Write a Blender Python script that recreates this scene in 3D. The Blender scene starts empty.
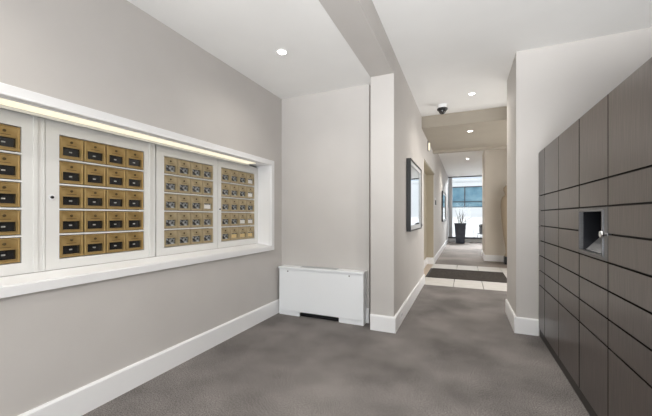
import bpy, bmesh, math, random
from mathutils import Vector, Matrix
random.seed(7)
S = bpy.context.scene
COL = S.collection

# ------------------------------------------------------------------ camera
cd = bpy.data.cameras.new('camera')
cam = bpy.data.objects.new('camera', cd); COL.objects.link(cam)
cd.sensor_width = 36.0
cd.lens = 315.0 / 652.0 * 36.0
cd.shift_y = 8.0 / 652.0
cd.clip_start = 0.05; cd.clip_end = 200
cam.location = (0, 0, 1.3)
cam.rotation_euler = (math.radians(90), 0, 0.4137)
S.camera = cam

# ------------------------------------------------------------------ world, lights, exposure
w = bpy.data.worlds.new('sky'); S.world = w; w.use_nodes = True
bg = w.node_tree.nodes['Background']
bg.inputs[0].default_value = (0.80, 0.90, 1.0, 1); bg.inputs[1].default_value = 0.9
S.view_settings.view_transform = 'Standard'; S.view_settings.look = 'None'
S.view_settings.gamma = 1.0; S.view_settings.use_curve_mapping = False
S.view_settings.exposure = 0.10
S.cycles.use_denoising = True
S.cycles.max_bounces = 10; S.cycles.diffuse_bounces = 7
S.cycles.sample_clamp_indirect = 6.0

def area(name, loc, rot, sx, sy, power, color=(1, 1, 1)):
    l = bpy.data.lights.new(name, 'AREA'); l.shape = 'RECTANGLE'; l.size = sx; l.size_y = sy
    l.energy = power; l.color = color
    o = bpy.data.objects.new(name, l); COL.objects.link(o); o.location = loc; o.rotation_euler = rot
    return o
R90 = math.pi / 2
# daylight through the glazed entrance behind the camera, the right-hand window of the passage, and the far window; plus an added ceiling fill
area('entrance_daylight', (-0.35, -3.18, 1.45), (R90, 0, 0), 3.4, 2.5, 76, (0.95, 0.98, 1.0))
area('ceiling_fill', (0.30, -3.10, 0.50), (math.radians(127), 0, math.radians(-4)), 2.2, 0.9, 100, (0.98, 0.99, 1.0)).data.spread = math.radians(72)  # added up-tilted fill lamp that brightens the ceilings
area('side_daylight', (2.02, 7.1, 1.5), (R90, 0, R90), 3.0, 2.3, 72, (1.0, 0.96, 0.91))
area('far_daylight', (1.0, 19.2, 4.6), (math.radians(42), 0, math.pi), 4.5, 2.5, 1900, (0.93, 0.97, 1.0))
su = bpy.data.lights.new('sun', 'SUN'); su.energy = 1.1; su.angle = math.radians(6)
so = bpy.data.objects.new('sun', su); COL.objects.link(so); so.rotation_euler = (math.radians(38), 0, math.radians(-12))

DOWNLIGHTS = [  # x, y, ceiling z, watts, how it is told apart
    (-1.633, 2.649, 2.905, 20, 'round recessed ceiling downlight above the white wall heater'),
    (-1.633, 0.30, 2.905, 20, 'round recessed ceiling downlight nearest the leftmost mailboxes'),
    (0.105, 5.19, 3.13, 42, 'round recessed ceiling downlight beside the black dome camera'),
    (0.105, 2.60, 3.13, 36, 'round recessed ceiling downlight above the tall brown lockers'),
    (0.105, 0.10, 3.13, 30, 'round recessed ceiling downlight closest to the entrance glazing'),
    (0.099, 6.572, 2.913, 26, 'round recessed downlight in the lowered soffit over the dark mat'),
    (0.099, 11.95, 3.28, 95, 'round recessed ceiling downlight farthest away, before the big window'),
]

# ------------------------------------------------------------------ materials
def mat(name, color, rough=0.6, metal=0.0, spec=None, emit=None, estr=0.0):
    m = bpy.data.materials.new(name); m.use_nodes = True
    b = m.node_tree.nodes['Principled BSDF']
    b.inputs['Base Color'].default_value = (*color, 1)
    b.inputs['Roughness'].default_value = rough
    b.inputs['Metallic'].default_value = metal
    if spec is not None: b.inputs['Specular IOR Level'].default_value = spec
    if emit: 
        b.inputs['Emission Color'].default_value = (*emit, 1); b.inputs['Emission Strength'].default_value = estr
    return m

def noisy(name, c1, c2, scale, rough=0.7, bump=0.0, detail=4, stretch=(1, 1, 1), metal=0, spec=None, big=None, bscale=None, lo=0.3, hi=0.7):
    m = mat(name, c1, rough, metal, spec); nt = m.node_tree; N = nt.nodes; L = nt.links; b = N['Principled BSDF']
    tc = N.new('ShaderNodeTexCoord'); mp = N.new('ShaderNodeMapping'); mp.inputs['Scale'].default_value = stretch
    L.new(tc.outputs['Object'], mp.inputs[0])
    n = N.new('ShaderNodeTexNoise'); n.inputs['Scale'].default_value = scale; n.inputs['Detail'].default_value = detail
    L.new(mp.outputs[0], n.inputs['Vector'])
    r = N.new('ShaderNodeValToRGB'); r.color_ramp.elements[0].position = lo; r.color_ramp.elements[1].position = hi
    r.color_ramp.elements[0].color = (*c1, 1); r.color_ramp.elements[1].color = (*c2, 1)
    L.new(n.outputs['Fac'], r.inputs[0]); out = r.outputs[0]
    if big:
        n2 = N.new('ShaderNodeTexNoise'); n2.inputs['Scale'].default_value = big; n2.inputs['Detail'].default_value = 7
        L.new(tc.outputs['Object'], n2.inputs['Vector'])
        r2 = N.new('ShaderNodeMapRange'); r2.inputs[1].default_value = 0.35; r2.inputs[2].default_value = 0.65
        r2.inputs[3].default_value = 0.72; r2.inputs[4].default_value = 1.22
        L.new(n2.outputs['Fac'], r2.inputs[0])
        mx = N.new('ShaderNodeVectorMath'); mx.operation = 'SCALE'
        L.new(out, mx.inputs[0]); L.new(r2.outputs[0], mx.inputs['Scale']); out = mx.outputs[0]
    L.new(out, b.inputs['Base Color'])
    if bump:
        bp = N.new('ShaderNodeBump'); bp.inputs['Strength'].default_value = bump; bp.inputs['Distance'].default_value = 0.004
        nb = N.new('ShaderNodeTexNoise'); nb.inputs['Scale'].default_value = bscale or scale
        L.new(mp.outputs[0], nb.inputs['Vector'])
        L.new(nb.outputs['Fac'], bp.inputs['Height']); L.new(bp.outputs[0], b.inputs['Normal'])
    return m

M = {}
M['wall'] = noisy('greige_wall_paint', (0.560, 0.535, 0.512), (0.580, 0.555, 0.532), 3, 0.55, 0.02, bscale=220, spec=0.3)
M['taupe'] = noisy('shaded_taupe_soffit', (0.37, 0.33, 0.275), (0.39, 0.35, 0.29), 3, 0.6, spec=0.3)  # brownish taupe, with the header's shade put into the colour
M['tan_wall'] = noisy('warm_tan_wall_paint', (0.68, 0.62, 0.54), (0.70, 0.64, 0.56), 3, 0.6, spec=0.3)
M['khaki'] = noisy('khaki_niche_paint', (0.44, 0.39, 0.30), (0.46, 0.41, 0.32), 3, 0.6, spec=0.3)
M['ceiling'] = noisy('white_ceiling_paint', (0.86, 0.855, 0.84), (0.89, 0.885, 0.87), 2, 0.85, spec=0.2)
M['trim'] = mat('white_satin_trim', (0.86, 0.86, 0.865), 0.35)
M['carpet'] = noisy('charcoal_carpet', (0.095, 0.086, 0.082), (0.310, 0.288, 0.276), 120, 0.95, 0.5, 8, spec=0.1, big=1.7, bscale=220)
M['carpet2'] = noisy('passage_carpet', (0.22, 0.19, 0.17), (0.30, 0.265, 0.24), 40, 0.85, 0.3, 5, spec=0.2, big=0.9, bscale=120)
M['mat'] = noisy('dark_entrance_mat', (0.040, 0.034, 0.030), (0.075, 0.065, 0.058), 60, 0.95, 0.5, 4, (1, 0.2, 1), spec=0.1)
M['tile'] = noisy('pale_stone_tile', (0.52, 0.50, 0.475), (0.62, 0.60, 0.575), 5, 0.7, 0, 6, (1, 3, 1))
M['wood_floor'] = noisy('tan_threshold_wood', (0.42, 0.33, 0.25), (0.52, 0.42, 0.33), 8, 0.4, 0, 5, (1, 12, 1))
M['laminate'] = noisy('dark_brown_laminate', (0.024, 0.017, 0.014), (0.098, 0.074, 0.063), 7, 0.30, 0.05, 6, (14, 14, 0.7), spec=0.9, bscale=12)
lb = M['laminate'].node_tree.nodes['Principled BSDF']      # vertical grain spreads reflections sideways
lb.inputs['IOR'].default_value = 1.8; lb.inputs['Roughness'].default_value = 0.30; lb.inputs['Anisotropic'].default_value = 0.6
cx_ = M['laminate'].node_tree.nodes.new('ShaderNodeCombineXYZ'); cx_.inputs[1].default_value = 1.0
M['laminate'].node_tree.links.new(cx_.outputs[0], lb.inputs['Tangent'])
M['locker_body'] = mat('black_locker_carcass', (0.012, 0.011, 0.011), 0.7)
M['edge_shade'] = mat('black_edge_shade', (0.010, 0.009, 0.009), 0.8, spec=0.1)  # door edges coloured black to stand for shadow in the gaps
M['plinth'] = mat('charcoal_plinth', (0.035, 0.031, 0.029), 0.5)
M['steel'] = noisy('brushed_grey_steel', (0.14, 0.14, 0.145), (0.19, 0.19, 0.195), 30, 0.35, 0, 3, (1, 1, 10), metal=0.7)
M['chrome'] = mat('polished_chrome', (0.8, 0.8, 0.8), 0.12, 1.0)
M['darkscreen'] = mat('dark_glass_panel', (0.015, 0.016, 0.02), 0.25)
M['screen'] = mat('smoked_sloping_screen', (0.34, 0.34, 0.345), 0.22, 0.3)
M['brass'] = noisy('aged_brass', (0.36, 0.235, 0.085), (0.50, 0.35, 0.15), 14, 0.42, 0.03, 5, metal=0.55, spec=0.5)
M['brass_pale'] = noisy('pale_aged_brass', (0.40, 0.32, 0.19), (0.54, 0.44, 0.28), 14, 0.42, 0.03, 5, metal=0.45, spec=0.5)
M['brass_dark'] = mat('dark_bronze_edge', (0.10, 0.065, 0.025), 0.5, 0.5)
M['pane'] = mat('black_window_pane', (0.02, 0.02, 0.02), 0.12, 0.0, 0.8)
M['label'] = mat('silver_pane_glint', (0.42, 0.41, 0.38), 0.4)  # pale tone painting the small reflection at each pane's centre
M['pane_mottled'] = noisy('mottled_reflection_pane', (0.03, 0.03, 0.03), (0.62, 0.66, 0.70), 26, 0.15, 0, 3, (1, 1, 2.0), spec=0.8, lo=.42, hi=.66)  # blue-white mottle puts reflections into the pane colour
M['paper'] = mat('white_paper', (0.85, 0.84, 0.82), 0.6)
M['manila'] = mat('manila_envelope', (0.72, 0.55, 0.27), 0.6)
M['black'] = mat('matte_black_metal', (0.012, 0.012, 0.013), 0.4)
M['cab'] = mat('white_painted_panel', (0.77, 0.765, 0.745), 0.4)
M['heater'] = mat('white_enamel', (0.88, 0.90, 0.92), 0.3)
M['grille'] = mat('grey_louvre', (0.55, 0.56, 0.57), 0.4, 0.3)
M['slot'] = mat('dark_intake', (0.03, 0.03, 0.033), 0.4, 0.4)
M['led'] = mat('led_diffuser', (.4, .4, .38), 0.5, emit=(1.0, 0.91, 0.68), estr=0.85)
M['lamp'] = mat('downlight_lens', (1, 1, 1), 0.5, emit=(1.0, 0.96, 0.88), estr=14.0)
M['alu'] = mat('pale_grey_aluminium', (0.50, 0.50, 0.51), 0.4, 0.4)
M['alu_dark'] = mat('dark_aluminium', (0.10, 0.10, 0.105), 0.4, 0.5)
M['passepartout'] = mat('silver_grey_mount', (0.60, 0.61, 0.62), 0.5)
M['mirror'] = mat('mirror_glass', (0.92, 0.94, 0.95), 0.03, 1.0)
M['pot'] = noisy('blue_black_glaze', (0.035, 0.042, 0.062), (0.060, 0.070, 0.100), 6, 0.22, spec=0.7)
M['soil'] = noisy('potting_soil', (0.03, 0.02, 0.015), (0.07, 0.05, 0.035), 40, 0.95)
M['twig'] = noisy('dry_twig_bark', (0.10, 0.085, 0.07), (0.20, 0.17, 0.14), 30, 0.8)
M['render_white'] = noisy('white_facade', (0.86, 0.86, 0.85), (0.92, 0.92, 0.91), 0.6, 0.8)
M['blueglass'] = noisy('blue_facade_glass', (0.10, 0.24, 0.33), (0.26, 0.44, 0.52), 0.9, 0.3, 0, 4, (1, 1, 1), spec=0.5)
M['paving'] = noisy('pale_paving', (0.55, 0.55, 0.54), (0.68, 0.68, 0.67), 2, 0.85)
M['stone_shelf'] = mat('tan_figure_form', (0.42, 0.34, 0.25), 0.6)
M['sand_wall'] = M['wall']
g = bpy.data.materials.new('window_glass'); g.use_nodes = True; nt = g.node_tree; nt.nodes.clear()
o_ = nt.nodes.new('ShaderNodeOutputMaterial'); mx = nt.nodes.new('ShaderNodeMixShader')
tr = nt.nodes.new('ShaderNodeBsdfTransparent'); gl = nt.nodes.new('ShaderNodeBsdfGlossy'); gl.inputs['Roughness'].default_value = 0.02
fr = nt.nodes.new('ShaderNodeFresnel'); fr.inputs[0].default_value = 1.25
nt.links.new(fr.outputs[0], mx.inputs[0]); nt.links.new(tr.outputs[0], mx.inputs[1]); nt.links.new(gl.outputs[0], mx.inputs[2]); nt.links.new(mx.outputs[0], o_.inputs[0])
M['glass'] = g

# ------------------------------------------------------------------ helpers
def box(bm, x0, x1, y0, y1, z0, z1, bevel=0.0, seg=2):
    vs = [bm.verts.new((x, y, z)) for x in (x0, x1) for y in (y0, y1) for z in (z0, z1)]
    idx = [(0, 1, 3, 2), (4, 6, 7, 5), (0, 4, 5, 1), (2, 3, 7, 6), (0, 2, 6, 4), (1, 5, 7, 3)]
    fs = [bm.faces.new([vs[i] for i in f]) for f in idx]
    if bevel > 0:
        es = list({e for f in fs for e in f.edges})
        bmesh.ops.bevel(bm, geom=es, offset=bevel, segments=seg, affect='EDGES', profile=0.5)

def prism(bm, pts, axis, a, b):
    """extrude closed outline pts along axis from a to b; pts are the other two coords in xyz order"""
    def P(p, t):
        q = list(p); q.insert(axis, t); return q
    A = [bm.verts.new(P(p, a)) for p in pts]; B = [bm.verts.new(P(p, b)) for p in pts]
    n = len(pts)
    bm.faces.new(A); bm.faces.new(B[::-1])
    for i in range(n):
        bm.faces.new((A[i], B[i], B[(i + 1) % n], A[(i + 1) % n]))

def lathe(bm, prof, c=(0, 0, 0), n=28, axis='Z'):
    rings = []
    for r, z in prof:
        ring = []
        for i in range(n):
            t = 2 * math.pi * i / n; a_, b_ = r * math.cos(t), r * math.sin(t)
            p = (a_, b_, z) if axis == 'Z' else (z, a_, b_) if axis == 'X' else (a_, z, b_)
            ring.append(bm.verts.new((c[0] + p[0], c[1] + p[1], c[2] + p[2])))
        rings.append(ring)
    for k in range(len(rings) - 1):
        for i in range(n):
            j = (i + 1) % n
            bm.faces.new((rings[k][i], rings[k][j], rings[k + 1][j], rings[k + 1][i]))
    bm.faces.new(rings[0][::-1]); bm.faces.new(rings[-1])

def tube(bm, pts, radii, n=7):
    pts = [Vector(p) for p in pts]; rings = []
    for k, p in enumerate(pts):
        d = (pts[min(k + 1, len(pts) - 1)] - pts[max(k - 1, 0)]).normalized()
        a = d.orthogonal().normalized(); b = d.cross(a)
        r = radii[k] if isinstance(radii, (list, tuple)) else radii
        rings.append([bm.verts.new(p + r * (math.cos(2 * math.pi * i / n) * a + math.sin(2 * math.pi * i / n) * b)) for i in range(n)])
    for k in range(len(rings) - 1):
        for i in range(n):
            j = (i + 1) % n
            bm.faces.new((rings[k][i], rings[k][j], rings[k + 1][j], rings[k + 1][i]))
    bm.faces.new(rings[0][::-1]); bm.faces.new(rings[-1])

def obj(name, fn, m, parent=None, smooth=False, loc=None, edge=None):
    bm = bmesh.new(); fn(bm)
    bmesh.ops.recalc_face_normals(bm, faces=bm.faces)
    me = bpy.data.meshes.new(name); bm.to_mesh(me); bm.free()
    me.materials.append(M[m])
    if edge:
        me.materials.append(M[edge])
        for p in me.polygons:
            if p.normal.x > -.9: p.material_index = 1
    if smooth:
        for p in me.polygons: p.use_smooth = True
        me.set_sharp_from_angle(angle=math.radians(35))
    o = bpy.data.objects.new(name, me); COL.objects.link(o)
    if parent: o.parent = parent
    if loc: o.location = loc
    return o

def boxes(*bs, bevel=0.0):
    def f(bm):
        for b in bs: box(bm, *b, bevel=bevel)
    return f
def tag(o, label, cat, group=None):
    o['label'] = label; o['category'] = cat
    if group: o['group'] = group
    return o
def thing(name, loc, label, cat, group=None, rz=0):
    o = bpy.data.objects.new(name, None); COL.objects.link(o); o.location = loc; o.rotation_euler = (0, 0, rz)
    o.empty_display_size = 0.1
    return tag(o, label, cat, group)
def struct(name, fn, m, parent=None):
    o = obj(name, fn, m, parent)
    if not parent: o['kind'] = 'structure'
    return o
def copy_tree(o, parent=None):
    c = o.copy(); COL.objects.link(c)
    if parent: c.parent = parent
    for ch in list(o.children): copy_tree(ch, c)
    return c

# ------------------------------------------------------------------ setting
XL, YB, XC, YC, XR, YR = -2.30, 3.72, -0.717, 3.517, 0.530, 4.066
XCL, ZL, ZM, ZBEAM = -0.985, 2.905, 3.13, 2.893
YF0 = -3.2          # entrance wall
XRW = 1.75          # room's right wall behind the lockers
XP = 1.95           # right wall of the passage
YE, YD = 6.35, 8.95 # niche in the corridor's left wall
XF = -0.76          # corridor wall beyond the niche
YW = 17.1           # far window wall
YB1, YB2 = 6.23, 7.0   # stone border, mat
YM = 8.25; YT = 9.02
T = 0.14

struct('floor', boxes((XL - .3, XP + .1, YF0 - .1, YB1, -.1, 0)), 'carpet')
def tiles(y0, y1, x0, joints, x1):
    def f(bm):
        xs = [x0] + joints + [x1]
        for a, b in zip(xs[:-1], xs[1:]): box(bm, a + .005, b - .005, y0 + .001, y1 - .001, -.1, 0.0, bevel=.0015, seg=1)
    return f
struct('floor_stone_border_near', tiles(YB1, YB2, -.765, [-.186, .318, .83, 1.34], XP), 'tile')
def far_border(bm):
    tiles(YM, YT, -.765, [-.17, .308, .81, 1.3], XP)(bm)
    box(bm, .815, XP, YB2, YM, -.1, 0)
struct('floor_stone_border_far', far_border, 'tile')
tag(obj('entrance_mat', boxes((-.717, .81, YB2 + .005, YM - .005, 0.0, .008), bevel=.003), 'mat'), 'long dark entrance mat set between two pale stone tile borders', 'floor mat')
struct('floor_under_mat', boxes((-.765, .815, YB2, YM, -.1, -.001)), 'locker_body')
struct('floor_niche', boxes((-1.0, -.766, YE - .0, YD, -.1, 0)), 'wood_floor')
struct('floor_passage', boxes((XF - .2, 4.2, YT, YW + .1, -.1, 0)), 'carpet2')

# left wall with the mailbox opening
OY0, OY1, OZ0, OZ1 = .25, 3.44, .905, 1.965
def wl(bm):
    box(bm, XL - .3, XL, YF0, YB + .2, -.05, OZ0)
    box(bm, XL - .3, XL, YF0, YB + .2, OZ1, ZL + .1)
    box(bm, XL - .3, XL, YF0, OY0, OZ0, OZ1)
    box(bm, XL - .3, XL, OY1, YB + .2, OZ0, OZ1)
    box(bm, XL - .3, XL - .27, OY0, OY1, OZ0, OZ1)
struct('wall_left', wl, 'wall')
struct('wall_back', boxes((XL, -1.06, YB, YB + .2, -.05, ZL + .1), (-1.06, XCL + .001, YB + .08, YB + .2, -.05, ZL + .1)), 'wall')
# corridor wall: pilaster end, niche with header, then on
def wc(bm):
    box(bm, XCL, XC, YC, YE, -.05, ZM + .1)
    box(bm, XCL, XC, YE, YD, 2.42, ZM + .1)
    box(bm, -1.1, -.95, YE, YD + .2, -.05, 2.42)
    box(bm, -1.1, XF, YD, YW + .1, -.05, 3.3)
struct('wall_corridor_left', wc, 'wall')
def niche(bm):
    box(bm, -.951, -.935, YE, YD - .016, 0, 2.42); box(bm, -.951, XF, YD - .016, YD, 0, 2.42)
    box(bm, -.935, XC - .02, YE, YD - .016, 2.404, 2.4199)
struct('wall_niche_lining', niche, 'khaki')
struct('trim_1', boxes((XCL, XC, YF0, YC, ZBEAM, ZM + .1)), 'wall')       # dropped beam
struct('ceiling_left', boxes((XL - .05, XCL, YF0, YB + .1, ZL, ZL + .12)), 'ceiling')
struct('ceiling', boxes((XC, XP + .1, YF0, 6.03, ZM, ZM + .12)), 'ceiling')
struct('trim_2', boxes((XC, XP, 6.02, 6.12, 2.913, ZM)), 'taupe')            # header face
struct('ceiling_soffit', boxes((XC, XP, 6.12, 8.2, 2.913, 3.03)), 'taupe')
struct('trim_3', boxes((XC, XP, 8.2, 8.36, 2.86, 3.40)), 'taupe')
struct('ceiling_passage', boxes((XF - .1, 4.2, 8.36, YW + .1, 3.28, 3.4)), 'ceiling')
# right side
struct('wall_right', boxes((XRW, XRW + T, YF0, YR, -.05, ZM + .1)), 'wall')
struct('wall_corridor_right', boxes((XR, XP, YR, 4.89, -.05, ZM)), 'wall')
# passage's right wall with a window opening
PW0, PW1 = 5.7, 8.5
struct('wall_passage_right', boxes((XP, XP + T, 4.89, PW0, -.05, ZM), (XP, XP + T, PW1, 9.0, -.05, ZM), (XP, XP + T, PW0, PW1, 2.65, ZM), (XP, XP + T, PW0, PW1, -.05, .45)), 'wall')
struct('wall_block', boxes((.54, 2.2, 10.2, 11.5, -.05, 3.28)), 'tan_wall')
struct('wall_far_side', boxes((4.1, 4.2, 9.0, YW + .1, -.05, 3.28), (XP + T, 4.2, 8.9, 9.0, -.05, 3.28)), 'wall')
struct('wall_far', boxes((2.9, 4.1, YW, YW + .12, -.05, 3.28)), 'wall')
# entrance wall behind the camera: wide glazed opening
struct('wall_entrance', boxes((XL, -2.15, YF0 - .1, YF0, -.05, ZM), (1.45, XRW, YF0 - .1, YF0, -.05, ZM), (-2.15, 1.45, YF0 - .1, YF0, 2.75, ZM)), 'wall')

# windows
def window(name, parts):
    r = thing(name, (0, 0, 0), '', ''); del r['label']; del r['category']; r['kind'] = 'structure'
    for nm, fn, m in parts: obj(nm, fn, m, r)
    return r
window('window_1', [
    ('window_frame', boxes((-.76, -.74, YW, YW + .10, .0, 3.28), (-.74, 2.9, YW, YW + .1, 3.24, 3.28), (-.725, -.55, YW + .0, YW + .1, .25, 3.24), (2.84, 2.9, YW, YW + .1, .0, 3.24)), 'alu'),
    ('window_head_rail', boxes((-.74, 2.84, YW - .01, YW, 3.225, 3.278)), 'alu_dark'),
    ('window_bottom_rail', boxes((-.74, 2.84, YW - .02, YW + .08, .17, .25)), 'alu_dark'),
    ('window_curb', boxes((-.74, 2.84, YW - .0, YW + .1, 0, .17)), 'trim'),
    ('window_pane', boxes((-.55, 2.84, YW + .045, YW + .055, .25, 3.24)), 'glass')])
window('window_2', [
    ('window_frame', boxes((XP + .02, XP + .1, PW0, PW0 + .06, .45, 2.65), (XP + .02, XP + .1, PW1 - .06, PW1, .45, 2.65), (XP + .02, XP + .1, PW0, PW1, .45, .51), (XP + .02, XP + .1, PW0, PW1, 2.59, 2.65), (XP + .02, XP + .1, 7.07, 7.13, .51, 2.59)), 'alu'),
    ('window_pane', boxes((XP + .085, XP + .093, PW0 + .06, 7.07, .51, 2.59), (XP + .085, XP + .093, 7.13, PW1 - .06, .51, 2.59)), 'glass')])
window('window_3', [
    ('window_frame', boxes((-2.15, -2.09, YF0 - .08, YF0, 0, 2.75), (1.39, 1.45, YF0 - .08, YF0, 0, 2.75), (-.38, -.32, YF0 - .08, YF0, 0, 2.75), (-2.09, 1.39, YF0 - .08, YF0, 2.69, 2.75), (-2.09, 1.39, YF0 - .08, YF0, 0, .08)), 'alu'),
    ('window_pane', boxes((-2.09, -.38, YF0 - .065, YF0 - .057, .08, 2.69), (-.32, 1.39, YF0 - .065, YF0 - .057, .08, 2.69)), 'glass')])

# baseboards (height .178, small bead on top)
BH = .178
def bb_x(x, d, y0, y1):   # board on a wall facing d*X
    def f(bm):
        a = x; b = x + d * .020; c_ = x + d * .012
        prism(bm, [(a, 0), (b, 0), (b, BH - .014), (c_, BH), (a, BH)], 1, y0, y1)
    return f
def bb_y(y, d, x0, x1):
    def f(bm):
        b = y + d * .020; c_ = y + d * .012
        prism(bm, [(y, 0), (b, 0), (b, BH - .014), (c_, BH), (y, BH)], 0, x0, x1)
    return f
struct('baseboard_left', bb_x(XL, 1, YF0, YB), 'trim')
struct('baseboard_back', bb_y(YB, -1, XL + .02, -1.06), 'trim')
struct('baseboard_pilaster', bb_y(YC, -1, XCL, XC + .020), 'trim')
struct('baseboard_corridor_left', bb_x(XC, 1, YC, YE), 'trim')
struct('baseboard_niche', bb_y(YD - .016, -1, -.935, XF + .02), 'trim')
struct('baseboard_niche_back', bb_x(-.935, 1, YE, YD - .036), 'trim')
struct('baseboard_passage_left', bb_x(XF, 1, YD - .016, YW), 'trim')
struct('baseboard_corridor_right', bb_x(XR, -1, YR - .02, 4.89), 'trim')
struct('baseboard_right_front', bb_y(YR, -1, XR, .737), 'trim')
struct('baseboard_block', bb_y(10.2, -1, .52, 2.2), 'trim')
struct('baseboard_block_side', bb_x(.54, -1, 10.2, 11.5), 'trim')

# ------------------------------------------------------------------ mailbox alcove: surround, cabinets, LED strip
ts = thing('mailbox_surround', (XL, 1.9, .85), 'white moulded frame and deep sill around the lit wall recess of mailboxes', 'frame')
def rel(fn, o=ts):
    off = -o.location
    def f(bm):
        fn(bm); bmesh.ops.translate(bm, verts=bm.verts, vec=off)
    return f
D = .19
FT0, FT1 = .857, 2.018     # outer z
FY0, FY1 = .19, 3.505
def frame_fn(bm):
    x0, x1 = XL + .001, XL + .024
    for z0, z1 in ((OZ1 - .012, FT1), (FT0, OZ0 + .010)): box(bm, x0, x1, FY0, FY1, z0, z1, .003, 2)
    for y0, y1 in ((FY0, OY0 + .012), (OY1 - .012, FY1)): box(bm, x0, x1, y0, y1, OZ0 + .010, OZ1 - .012, .003, 2)
    # small inner bead
    box(bm, x1, x1 + .008, OY0, OY1, OZ1 - .011, OZ1 + .001, .003, 2)
    box(bm, x1, x1 + .008, OY1 - .011, OY1 + .001, OZ0 + .012, OZ1 - .012, .003, 2)
obj('architrave', rel(frame_fn), 'trim', ts)
struct('trim_4', boxes((XL - D - .02, XL + .0, OY0, OY1, OZ1 - .012, OZ1 - .0005), (XL - D - .02, XL, OY1 - .012, OY1 - .0005, OZ0, OZ1 - .012),
    (XL - D - .02, XL, OY0 + .0005, OY0 + .012, OZ0, OZ1 - .012)), 'trim')
obj('sill', rel(lambda bm: prism(bm, [(XL - .0005, OZ0 + .001), (XL - .0005, OZ0 + .014), (XL - D + .013, OZ0 + .038), (XL - D + .013, OZ0 + .001)], 1, OY0 + .012, OY1 - .012)), 'trim', ts)

tl = thing('led_strip_light', (XL - .075, 1.75, OZ1 - .012), 'long warm white strip light under the top of the mailbox recess', 'light fixture')
obj('housing', boxes((-.060, -.046, -1.48, 1.42, -.034, -.0005), (-.046, .066, -1.48, 1.42, -.010, -.0005), bevel=.002), 'cab', tl)
obj('diffuser', boxes((-.040, .064, -1.46, 1.40, -.017, -.0105), bevel=.002), 'led', tl)

# one brass mailbox door ---------------------------------------------------
PX = XL - D            # cabinet face plane
BW, BHT = .1525, .155
def mailbox_door(parent, y, z, brass, pane_visible=True):
    d = obj('mailbox_door', door_fn, brass, parent, loc=(0, y, z))
    return d
def door_fn(bm):   # local: y 0..BW, z 0..-BHT, x out of wall; recessed face, raised rim, window hole
    g_ = .004; w_, h_ = BW, BHT
    wy0, wy1, wz0, wz1 = .023, w_ - .023, -h_ + .024, -h_ + .082
    # face with hole
    box(bm, -.004, .004, g_, w_ - g_, wz1, -g_); box(bm, -.004, .004, g_, w_ - g_, -h_ + g_, wz0)
    box(bm, -.004, .004, g_, wy0, wz0, wz1); box(bm, -.004, .004, wy1, w_ - g_, wz0, wz1)
    # rim
    r = .011
    box(bm, .004, .009, g_, g_ + r, -h_ + g_, -g_, .002, 1); box(bm, .004, .009, w_ - g_ - r, w_ - g_, -h_ + g_, -g_, .002, 1)
    box(bm, .004, .009, g_ + r, w_ - g_ - r, -g_ - r * .7, -g_, .002, 1); box(bm, .004, .009, g_ + r, w_ - g_ - r, -h_ + g_, -h_ + g_ + r, .002, 1)
    # bezel round the window
    box(bm, .004, .007, wy0 - .005, wy1 + .005, wz1, wz1 + .005); box(bm, .004, .007, wy0 - .005, wy1 + .005, wz0 - .005, wz0)
    box(bm, .004, .007, wy0 - .005, wy0, wz0, wz1); box(bm, .004, .007, wy1, wy1 + .005, wz0, wz1)
PR = (.023, BW - .023, -BHT + .024, -BHT + .082)
def pane_fn(bm): box(bm, -.012, -.009, *PR)
def lockplate_fn(bm): # oval lock with key slot above window
    lathe(bm, [(.0001, .004), (.0085, .004), (.0085, .0075), (.006, .009), (.0001, .009)], (0, BW / 2, -.036), 14, 'X')
def text_fn(bm):
    box(bm, .004, .0048, BW * .30, BW * .70, -.0585, -.0555)
def glint_fn(bm):  # little pale chip standing in for the pane's reflection
    box(bm, -.009, -.0075, BW * .44, BW * .56, -BHT + .049, -BHT + .057)
BANKS = [  # door y start, cabinet y range, brass
    (.405, (.30, 1.133), 'brass', 'white mailbox cabinet cut off by the left edge, nearest the camera'),
    (1.211, (1.135, 1.925), 'brass', 'white mailbox cabinet with black key lock, second from the camera'),
    (2.014, (1.935, 2.686), 'brass_pale', 'white mailbox cabinet left of the narrow dark seam and small lock'),
    (2.743, (2.692, 3.425), 'brass_pale', 'white mailbox cabinet at the far right end with manila envelopes'),
]
ROWZ = [1.842 - .168 * k for k in range(5)]
PROTO = {}
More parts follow.
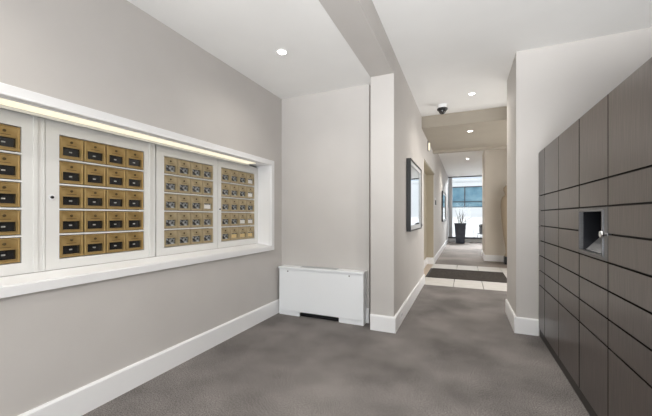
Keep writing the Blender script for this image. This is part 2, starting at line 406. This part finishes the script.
for bi, (dy, (cy0, cy1), brass, lab) in enumerate(BANKS):
    c = thing('mailbox_cabinet', (PX, cy0, .946), lab, 'mailbox cabinet', 'mailbox cabinets in the wall recess')
    y0 = dy - cy0; z_ = lambda z: z - .946
    hole0, hole1 = y0, y0 + 4 * BW
    W_ = cy1 - cy0
    def cf(bm):
        zt, zb = z_(ROWZ[0]) + .002, z_(ROWZ[4] - BHT) - .002
        box(bm, -.055, .012, 0, hole0, 0, z_(1.928)); box(bm, -.055, .012, hole1, W_, 0, z_(1.928))
        box(bm, -.055, .012, hole0, hole1, zt, z_(1.928)); box(bm, -.055, .012, hole0, hole1, 0, zb)
        for k in range(4): box(bm, -.055, .010, hole0, hole1, z_(ROWZ[k + 1]) + .001, z_(ROWZ[k] - BHT) - .001)
    obj('cabinet_frame', cf, 'cab', c)
    obj('back_panel', boxes((-.062, -.056, .0, W_, 0, z_(1.928))), 'brass_dark', c)
    if bi in (0, 1):   # stile mouldings either side
        obj('stile_moulding', boxes((.012, .020, W_ - .062, W_ - .040, 0.0, z_(1.928)), (.012, .017, W_ - .014, W_ - .003, 0.0, z_(1.928)), bevel=.002), 'cab', c)
    for r_ in range(5):
        for q in range(4):
            key = brass
            if key not in PROTO:
                d = obj('mailbox_door', door_fn, brass, c)
                obj('window_pane', pane_fn, 'pane' if brass == 'brass' else 'pane_mottled', d); obj('door_lock', lockplate_fn, 'brass_dark', d, True)
                obj('name_strip', text_fn, 'brass_dark', d); obj('pane_glint', glint_fn, 'label', d)
                PROTO[key] = d
            else:
                d = copy_tree(PROTO[key], c)
            d.location = (0, y0 + q * BW, z_(ROWZ[r_]))
    # envelopes seen through the little windows
# key locks on cabinet frames
for (y, z, lab) in ((1.168, 1.423, 'small black key lock on the white frame of the second mailbox cabinet'), (2.715, 1.375, 'tiny black key lock on the white seam before the last mailbox cabinet')):
    t = thing('cabinet_lock', (PX + .012, y, z), lab, 'lock')
    obj('lock_ring', lambda bm: lathe(bm, [(.0001, 0.0005), (.020, .0005), (.020, .004), (.0001, .005)], n=20, axis='X'), 'trim', t, True)
    obj('lock_barrel', lambda bm: lathe(bm, [(.0001, .005), (.009, .005), (.009, .012), (.0001, .013)], n=18, axis='X'), 'black', t, True)
mail = [  # bank, row, column, material, label
    (2, 2, 3, 'paper', 'white paper in a mailbox window, third row, beside the narrow dark seam'),
    (3, 0, 3, 'paper', 'white paper in the top right corner mailbox of the far cabinet'),
    (3, 1, 3, 'paper', 'white paper in the mailbox directly below the top right corner one'),
    (3, 3, 2, 'paper', 'white paper in the fourth row mailbox above the middle manila envelope'),
    (3, 3, 3, 'paper', 'white paper in the last mailbox of the fourth row, far cabinet'),
    (3, 4, 1, 'manila', 'leftmost of three manila envelopes in the bottom mailbox row'),
    (3, 4, 2, 'manila', 'middle of three manila envelopes in the bottom mailbox row'),
    (3, 4, 3, 'manila', 'rightmost of three manila envelopes in the bottom mailbox row'),
]
for b, r_, q, m, lab in mail:
    y = BANKS[b][0] + q * BW; z = ROWZ[r_]
    o = obj('envelope', (lambda bm: box(bm, -.0065, -.004, .030, BW - .028, -BHT + .0265, -BHT + .070)), m, None, loc=(PX, y, z))
    o.rotation_euler = (0, 0, 0)
    tag(o, lab, 'envelope', 'mail showing in the mailbox windows')

# ------------------------------------------------------------------ wall heater
hx0, hx1, hy0, hy1, hz1 = -2.250, -1.09, 3.575, YB - .002, .635
hw = hx1 - hx0; hd = hy1 - hy0
h = thing('wall_heater', (hx0, hy0, 0), 'white metal convector heater cabinet standing against the back wall', 'heater')
obj('casing', boxes((0.006, hw - .006, 0, .02, .062, hz1 - .028), (0.0, .02, .006, hd, .0, hz1 - .02), (hw - .02, hw, .006, hd, .0, hz1 - .02), bevel=.003), 'heater', h)
obj('top_lid', boxes((-.006, hw + .008, -.012, hd, hz1 - .026, hz1), bevel=.005), 'heater', h)
obj('plinth', boxes((.02, .30, .012, .03, 0, .060), bevel=.002), 'heater', h)
obj('plinth', boxes((.845, hw - .02, .012, .03, 0, .060), bevel=.002), 'heater', h)
def slotf(bm):
    box(bm, .30, .845, .05, .06, .0, .060)
    for k in range(2): box(bm, .30, .845, .02, .05, .020 + k * .018, .025 + k * .018)
obj('air_intake', slotf, 'slot', h)
def gr(bm):
    box(bm, .30, .80, .030, .125, hz1 + .0005, hz1 + .004)
    for k in range(24): box(bm, .308 + k * .0205, .318 + k * .0205, .036, .119, hz1 + .004, hz1 + .008)
obj('top_grille', gr, 'grille', h)
for x in (.135, .985):
    obj('screw', lambda bm, x=x: lathe(bm, [(.0001, .0005), (.008, .0005), (.008, -.004), (.0001, -.005)], (x, 0, .578), 14, 'Y'), 'alu_dark', h, True)

# ------------------------------------------------------------------ parcel lockers
LX = .738; LD = .95
cols = [4.062, 3.78, 3.267, 2.742, 2.256, 1.75, 1.24]
rows = [.088, .562] + [.562 + .159 * k for k in range(1, 7)] + [1.990]
labs = ['narrow dark brown locker column against the beige corner wall',
        'dark brown locker column second from the corner wall',
        'dark brown locker column just beyond the one with the recessed screen',
        'dark brown locker column holding the grey framed recessed screen',
        'wide looking dark brown locker column on the near side of the recessed screen',
        'dark brown locker column closest to the camera at the right edge']
KC = 3
for i in range(6):
    ya, yb = cols[i + 1], cols[i]
    t = thing('parcel_locker', (LX, ya, 0), labs[i], 'locker', 'dark brown parcel lockers along the right wall')
    W_ = yb - ya
    if i == KC:
        obj('carcass', boxes((.02, LD, .001, W_ - .001, .088, rows[4]), (.02, LD, .001, W_ - .001, rows[6], 1.985), (.30, LD, .001, W_ - .001, rows[4], rows[6])), 'locker_body', t)
    else:
        obj('carcass', boxes((.02, LD, .001, W_ - .001, .088, 1.985)), 'locker_body', t)
    obj('plinth', boxes((.012, LD - .02, .001, W_ - .001, 0, .086)), 'plinth', t)
    ga = .011 if i in (1, 3) else .006      # wider joints between units
    gb = .003
    for k in range(8):
        if i == KC and k in (4, 5): continue
        z0, z1 = rows[k], rows[k + 1]
        obj('locker_door', boxes((0, .018, gb, W_ - ga, z0 + .0045, z1 - .005), bevel=.0015), 'laminate', t, edge='edge_shade')
    if i == KC:
        z0, z1 = rows[4] + .004, rows[6] - .004
        # row bounds 4 to 6 hold the screen: grey steel panel with a hole, box inside, sloping screen
        oy0, oy1, oz0, oz1 = .072, .462, 1.070, 1.328
        def panel(bm):
            box(bm, 0, .018, gb, W_ - gb, oz1, z1); box(bm, 0, .018, gb, W_ - gb, z0, oz0)
            box(bm, 0, .018, gb, oy0, oz0, oz1); box(bm, 0, .018, oy1, W_ - gb, oz0, oz1)
        obj('screen_surround', panel, 'steel', t)
        def rim(bm):
            a = .009
            box(bm, -.007, .002, oy0 - a, oy1 + a, oz1, oz1 + a, .002, 1); box(bm, -.007, .002, oy0 - a, oy1 + a, oz0 - a, oz0, .002, 1)
            box(bm, -.007, .002, oy0 - a, oy0, oz0, oz1, .002, 1); box(bm, -.007, .002, oy1, oy1 + a, oz0, oz1, .002, 1)
        obj('screen_bezel', rim, 'steel', t)
        obj('screen_box', boxes((.018, .28, oy0 - .006, oy0, oz0, oz1), (.018, .28, oy1, oy1 + .006, oz0, oz1), (.018, .28, oy0, oy1, oz1, oz1 + .006), (.018, .28, oy0, oy1, oz0 - .006, oz0), (.275, .285, oy0, oy1, oz0, oz1)), 'darkscreen', t)
        obj('sloping_screen', lambda bm: prism(bm, [(.03, oz0 + .0005), (.265, oz0 + .0005), (.265, oz1 - .01), (.255, oz1 - .01)], 1, oy0 + .004, oy1 - .004), 'screen', t)
        kb = obj('door_knob', lambda bm: lathe(bm, [(.009, .0), (.009, -.012), (.018, -.015), (.021, -.022), (.018, -.029), (.0001, -.032)], (0, .020, 1.196), 20, 'X'), 'chrome', t, True)
        kb['label'] = 'round chrome knob'

# ------------------------------------------------------------------ downlights
dl0 = None
for k, (x, y, z, watts, lab) in enumerate(DOWNLIGHTS):
    if dl0 is None:
        t = thing('downlight', (x, y, z), lab, 'ceiling light', 'recessed ceiling downlights')
        obj('lamp_ring', lambda bm: lathe(bm, [(.044, -.0005), (.058, -.0005), (.056, -.005), (.045, -.006), (.041, -.002), (.041, -.0005)], n=32), 'trim', t, True)
        obj('lens', lambda bm: lathe(bm, [(.0001, -.0008), (.0405, -.0008), (.040, -.004), (.0001, -.0045)], n=32), 'lamp', t, True)
        dl0 = t
    else:
        t = copy_tree(dl0); t.location = (x, y, z); t['label'] = lab
    l = bpy.data.lights.new('downlight_glow', 'SPOT'); l.energy = watts * 1.0; l.spot_size = math.radians(150); l.spot_blend = 0.9
    l.shadow_soft_size = .06; l.color = (1.0, 0.95, 0.87)
    lo = bpy.data.objects.new('downlight_glow', l); COL.objects.link(lo); lo.parent = t; lo.location = (0, 0, -.03)

# ------------------------------------------------------------------ dome camera
t = thing('security_camera', (-.331, 5.52, ZM), 'small black dome security camera on the white ceiling', 'security camera')
obj('mount', lambda bm: lathe(bm, [(.0001, -.0005), (.070, -.0005), (.072, -.02), (.060, -.060), (.0001, -.060)], n=28), 'trim', t, True)
obj('collar', lambda bm: lathe(bm, [(.0001, -.0605), (.080, -.0605), (.084, -.075), (.070, -.095), (.0001, -.095)], n=28), 'black', t, True)
obj('dome', lambda bm: lathe(bm, [(.0001, -.0955), (.055, -.0955), (.053, -.118), (.040, -.140), (.020, -.152), (.0001, -.155)], n=28), 'pane', t, True)

# ------------------------------------------------------------------ corridor wall fittings
def framed(name, x, y0, y1, z0, z1, dep, fw, label, inner='mirror'):
    t = thing(name, (x, (y0 + y1) / 2, (z0 + z1) / 2), label, 'framed mirror' if inner == 'mirror' else 'picture')
    a, b = (y1 - y0) / 2, (z1 - z0) / 2
    obj('frame', boxes((.0005, dep, -a, -a + fw, -b, b), (.0005, dep, a - fw, a, -b, b), (.0005, dep, -a + fw, a - fw, b - fw, b), (.0005, dep, -a + fw, a - fw, -b, -b + fw), bevel=.002), 'black', t)
    mw = fw + .06
    obj('mount', boxes((.01, dep - .012, -a + fw, -a + mw, -b + fw, b - fw), (.01, dep - .012, a - mw, a - fw, -b + fw, b - fw), (.01, dep - .012, -a + mw, a - mw, b - mw, b - fw), (.01, dep - .012, -a + mw, a - mw, -b + fw, -b + mw)), 'passepartout', t)
    obj('mirror_glass' if inner == 'mirror' else 'print', boxes((.01, dep - .022, -a + mw, a - mw, -b + mw, b - mw)), inner, t)
    return t
framed('wall_mirror', XC, 4.33, 5.50, 1.09, 2.08, .06, .018, 'tall black framed mirror with silver inner border on the corridor wall')
framed('wall_mirror', XF, 12.2, 14.6, 1.09, 2.22, .05, .03, 'distant black framed panel near the potted twigs on the left wall')

t = thing('light_switch', (XF, 9.38, 1.70), 'small white switch plate with dark key beyond the niche', 'switch')
obj('plate', boxes((.0005, .010, -.09, .09, -.11, .11), bevel=.002), 'trim', t); obj('switch_key', boxes((.0105, .035, -.06, .06, -.09, .04), bevel=.002), 'black', t)
t = thing('call_button', (XC, 6.0, 1.135), 'tiny dark round button plate at the edge of the niche', 'button')
obj('plate', boxes((.0005, .006, -.035, .035, -.045, .045), bevel=.002), 'alu', t)
obj('button', lambda bm: lathe(bm, [(.0001, .0065), (.018, .0065), (.018, .013), (.0001, .014)], n=16, axis='X'), 'black', t, True)
t = thing('wall_outlet', (XC + .0205, 3.86, .105), 'small white outlet plate set into the tall corridor baseboard', 'outlet')
obj('plate', boxes((.0, .005, -.055, .055, -.034, .034), bevel=.002), 'trim', t)
obj('socket', boxes((.0055, .0065, -.035, -.010, -.014, .014)), 'alu', t); obj('socket', boxes((.0055, .0065, .010, .035, -.014, .014)), 'alu', t)
t = thing('wall_sconce', (XC, 7.05, 2.79), 'slim upright lit fitting high on the wall under the soffit', 'wall light')
obj('back_plate', boxes((.0005, .015, -.05, .05, -.10, .11), bevel=.003), 'alu_dark', t)
obj('shade', boxes((.0155, .045, -.035, .035, -.085, .07), bevel=.006), 'led', t)

# ------------------------------------------------------------------ pot with twigs
t = thing('planter', (-.175, 16.4, 0), 'tall tapered blue-black glazed pot of bare twigs before the far window', 'potted plant')
def potf(bm):
    def ring(w_, z, r=.03): return [bm.verts.new((x * w_, y * w_, z)) for x, y in ((-1, -.93), (-.93, -1), (.93, -1), (1, -.93), (1, .93), (.93, 1), (-.93, 1), (-1, .93))]
    R = [ring(.180, 0), ring(.188, .02), ring(.252, .91), ring(.268, .915), ring(.268, .955), ring(.240, .955), ring(.228, .80)]
    for a, b in zip(R[:-1], R[1:]):
        for i in range(8): bm.faces.new((a[i], a[(i + 1) % 8], b[(i + 1) % 8], b[i]))
    bm.faces.new(R[0]); bm.faces.new(R[-1])
obj('pot', potf, 'pot', t)
obj('soil', boxes((-.21, .21, -.21, .21, .801, .825)), 'soil', t)
rt = random.Random(3)
ends = [(-.22, 1.58), (-.15, 1.40), (-.06, 1.50), (.0, 1.32), (.06, 1.36), (.10, 1.60), (.17, 1.52), (.30, 1.18), (.52, 1.27), (.03, 1.18), (-.02, 1.62), (.22, 1.35)]
for (ex, ez) in ends:
    def br(bm, ex=ex, ez=ez):
        y = rt.uniform(-.15, .15)
        p0 = Vector((ex * .15 + rt.uniform(-.05, .05), y * .3, .80)); p3 = Vector((ex, y, ez))
        p1 = p0.lerp(p3, .35) + Vector((rt.uniform(-.04, .04), rt.uniform(-.03, .03), .05)); p2 = p0.lerp(p3, .7) + Vector((rt.uniform(-.04, .04), 0, .03))
        tube(bm, [p0, p1, p2, p3], [.013, .011, .008, .003], 6)
        for k in range(2):
            s_ = p1.lerp(p2, rt.random()); e_ = s_ + Vector((rt.uniform(-.12, .12), rt.uniform(-.06, .06), rt.uniform(.08, .2)))
            tube(bm, [s_, s_.lerp(e_, .5) + Vector((.01, 0, .01)), e_], [.007, .005, .002], 5)
    obj('twig', br, 'twig', t, True)

# ------------------------------------------------------------------ tall turned tan form on a dark block
tag(obj('plinth_block', boxes((-.11, .11, -.11, .11, 0, .205), bevel=.004), 'black', loc=(1.10, 9.78, 0)), 'small black block at the foot of the tall tan form', 'plinth')
tag(obj('form', lambda bm: lathe(bm, [(.0001, .0), (.105, .0), (.110, .02), (.075, .10), (.085, .25), (.13, .55), (.17, .95), (.20, 1.35), (.19, 1.50), (.16, 1.60), (.10, 1.66), (.095, 1.70), (.13, 1.78), (.125, 1.85), (.08, 1.92), (.0001, 1.94)], n=32), 'stone_shelf', smooth=True, loc=(1.10, 9.78, .206)),
    'tall slender tan figure-like form half hidden by the corridor wall', 'form')

# ------------------------------------------------------------------ outside the far window
struct('ground', boxes((-12, 14, YW + .12, 40, -.2, -.08)), 'paving')
b = thing('office_building', (0, 32, -.08), 'white building with a band of blue windows across the street', 'building')
def zz(z): return z + .08
obj('facade', boxes((-8, 10, 0, 3, 0, zz(2.1)), (-8, 10, 0, 3, zz(4.05), zz(4.75)), (-8, 10, .3, 3, zz(2.1), zz(4.05)), (-8, -1.45, 0, .3, zz(2.1), zz(4.05)), (1.75, 10, 0, .3, zz(2.1), zz(4.05))), 'render_white', b)
obj('parapet', boxes((-8, 10, -.12, 0, zz(4.55), zz(4.75)), (-8, 10, -.10, 0, zz(.88), zz(.94))), 'render_white', b)
for x0, x1 in ((-1.40, .0), (.08, 1.70)):
    wi = obj('window', boxes((x0 - .04, x1 + .04, .0, .06, zz(2.1), zz(2.16)), (x0 - .04, x1 + .04, .0, .06, zz(3.97), zz(4.05)), (x0 - .04, x0, .0, .06, zz(2.16), zz(3.97)), (x1, x1 + .04, .0, .06, zz(2.16), zz(3.97)), (x0, x1, .0, .06, zz(2.62), zz(2.67))), 'alu_dark', b)
    obj('pane', boxes((x0, x1, .08, .1, zz(2.16), zz(3.97))), 'blueglass', wi)
# low street wall, terrace table and chair
tag(obj('garden_wall', boxes((-8, 10, 24.0, 24.2, -.08, 1.13), (-8, 10, 23.96, 24.24, 1.13, 1.20)), 'render_white'), 'low white wall running along the terrace beyond the window', 'wall')
c = thing('patio_chair', (.93, 18.5, -.08), 'dark curved-back patio chair outside, beside the block edge', 'chair', rz=math.radians(200))
def seatf(bm):
    box(bm, -.24, .24, -.22, .22, .42, .46, .015, 2)
obj('seat', seatf, 'black', c)
def backf(bm):
    n = 14
    for i in range(n):
        a0 = math.radians(20 + 140 * i / n); a1 = math.radians(20 + 140 * (i + 1) / n)
        V = []
        for a in (a0, a1):
            for r in (.24, .27):
                for z, k in ((.46, 1.0), (1.02 - .10 * abs(math.cos(a)), 1.12)):
                    V.append(bm.verts.new((r * k * math.cos(a), r * k * math.sin(a), z)))
        for f_ in ((0, 1, 3, 2), (4, 6, 7, 5), (0, 4, 5, 1), (2, 3, 7, 6), (1, 5, 7, 3), (0, 2, 6, 4)): bm.faces.new([V[j] for j in f_])
obj('backrest', backf, 'black', c)
for sx in (-1, 1):
    for sy in (-1, 1):
        obj('leg', lambda bm, sx=sx, sy=sy: tube(bm, [(sx * .21, sy * .19, .42), (sx * .25, sy * .24, .0)], .014, 8), 'black', c, True)
t = thing('patio_table', (.50, 19.7, -.08), 'pale round metal patio table outside the far window', 'table')
obj('table_top', lambda bm: lathe(bm, [(.0001, .70), (.55, .70), (.56, .715), (.55, .73), (.0001, .73)], n=36), 'alu', t, True)
obj('table_stem', lambda bm: lathe(bm, [(.03, .03), (.03, .699)], n=14), 'alu', t, True)
obj('table_base', lambda bm: lathe(bm, [(.0001, 0), (.28, 0), (.27, .02), (.04, .03), (.0001, .03)], n=28), 'alu', t, True)
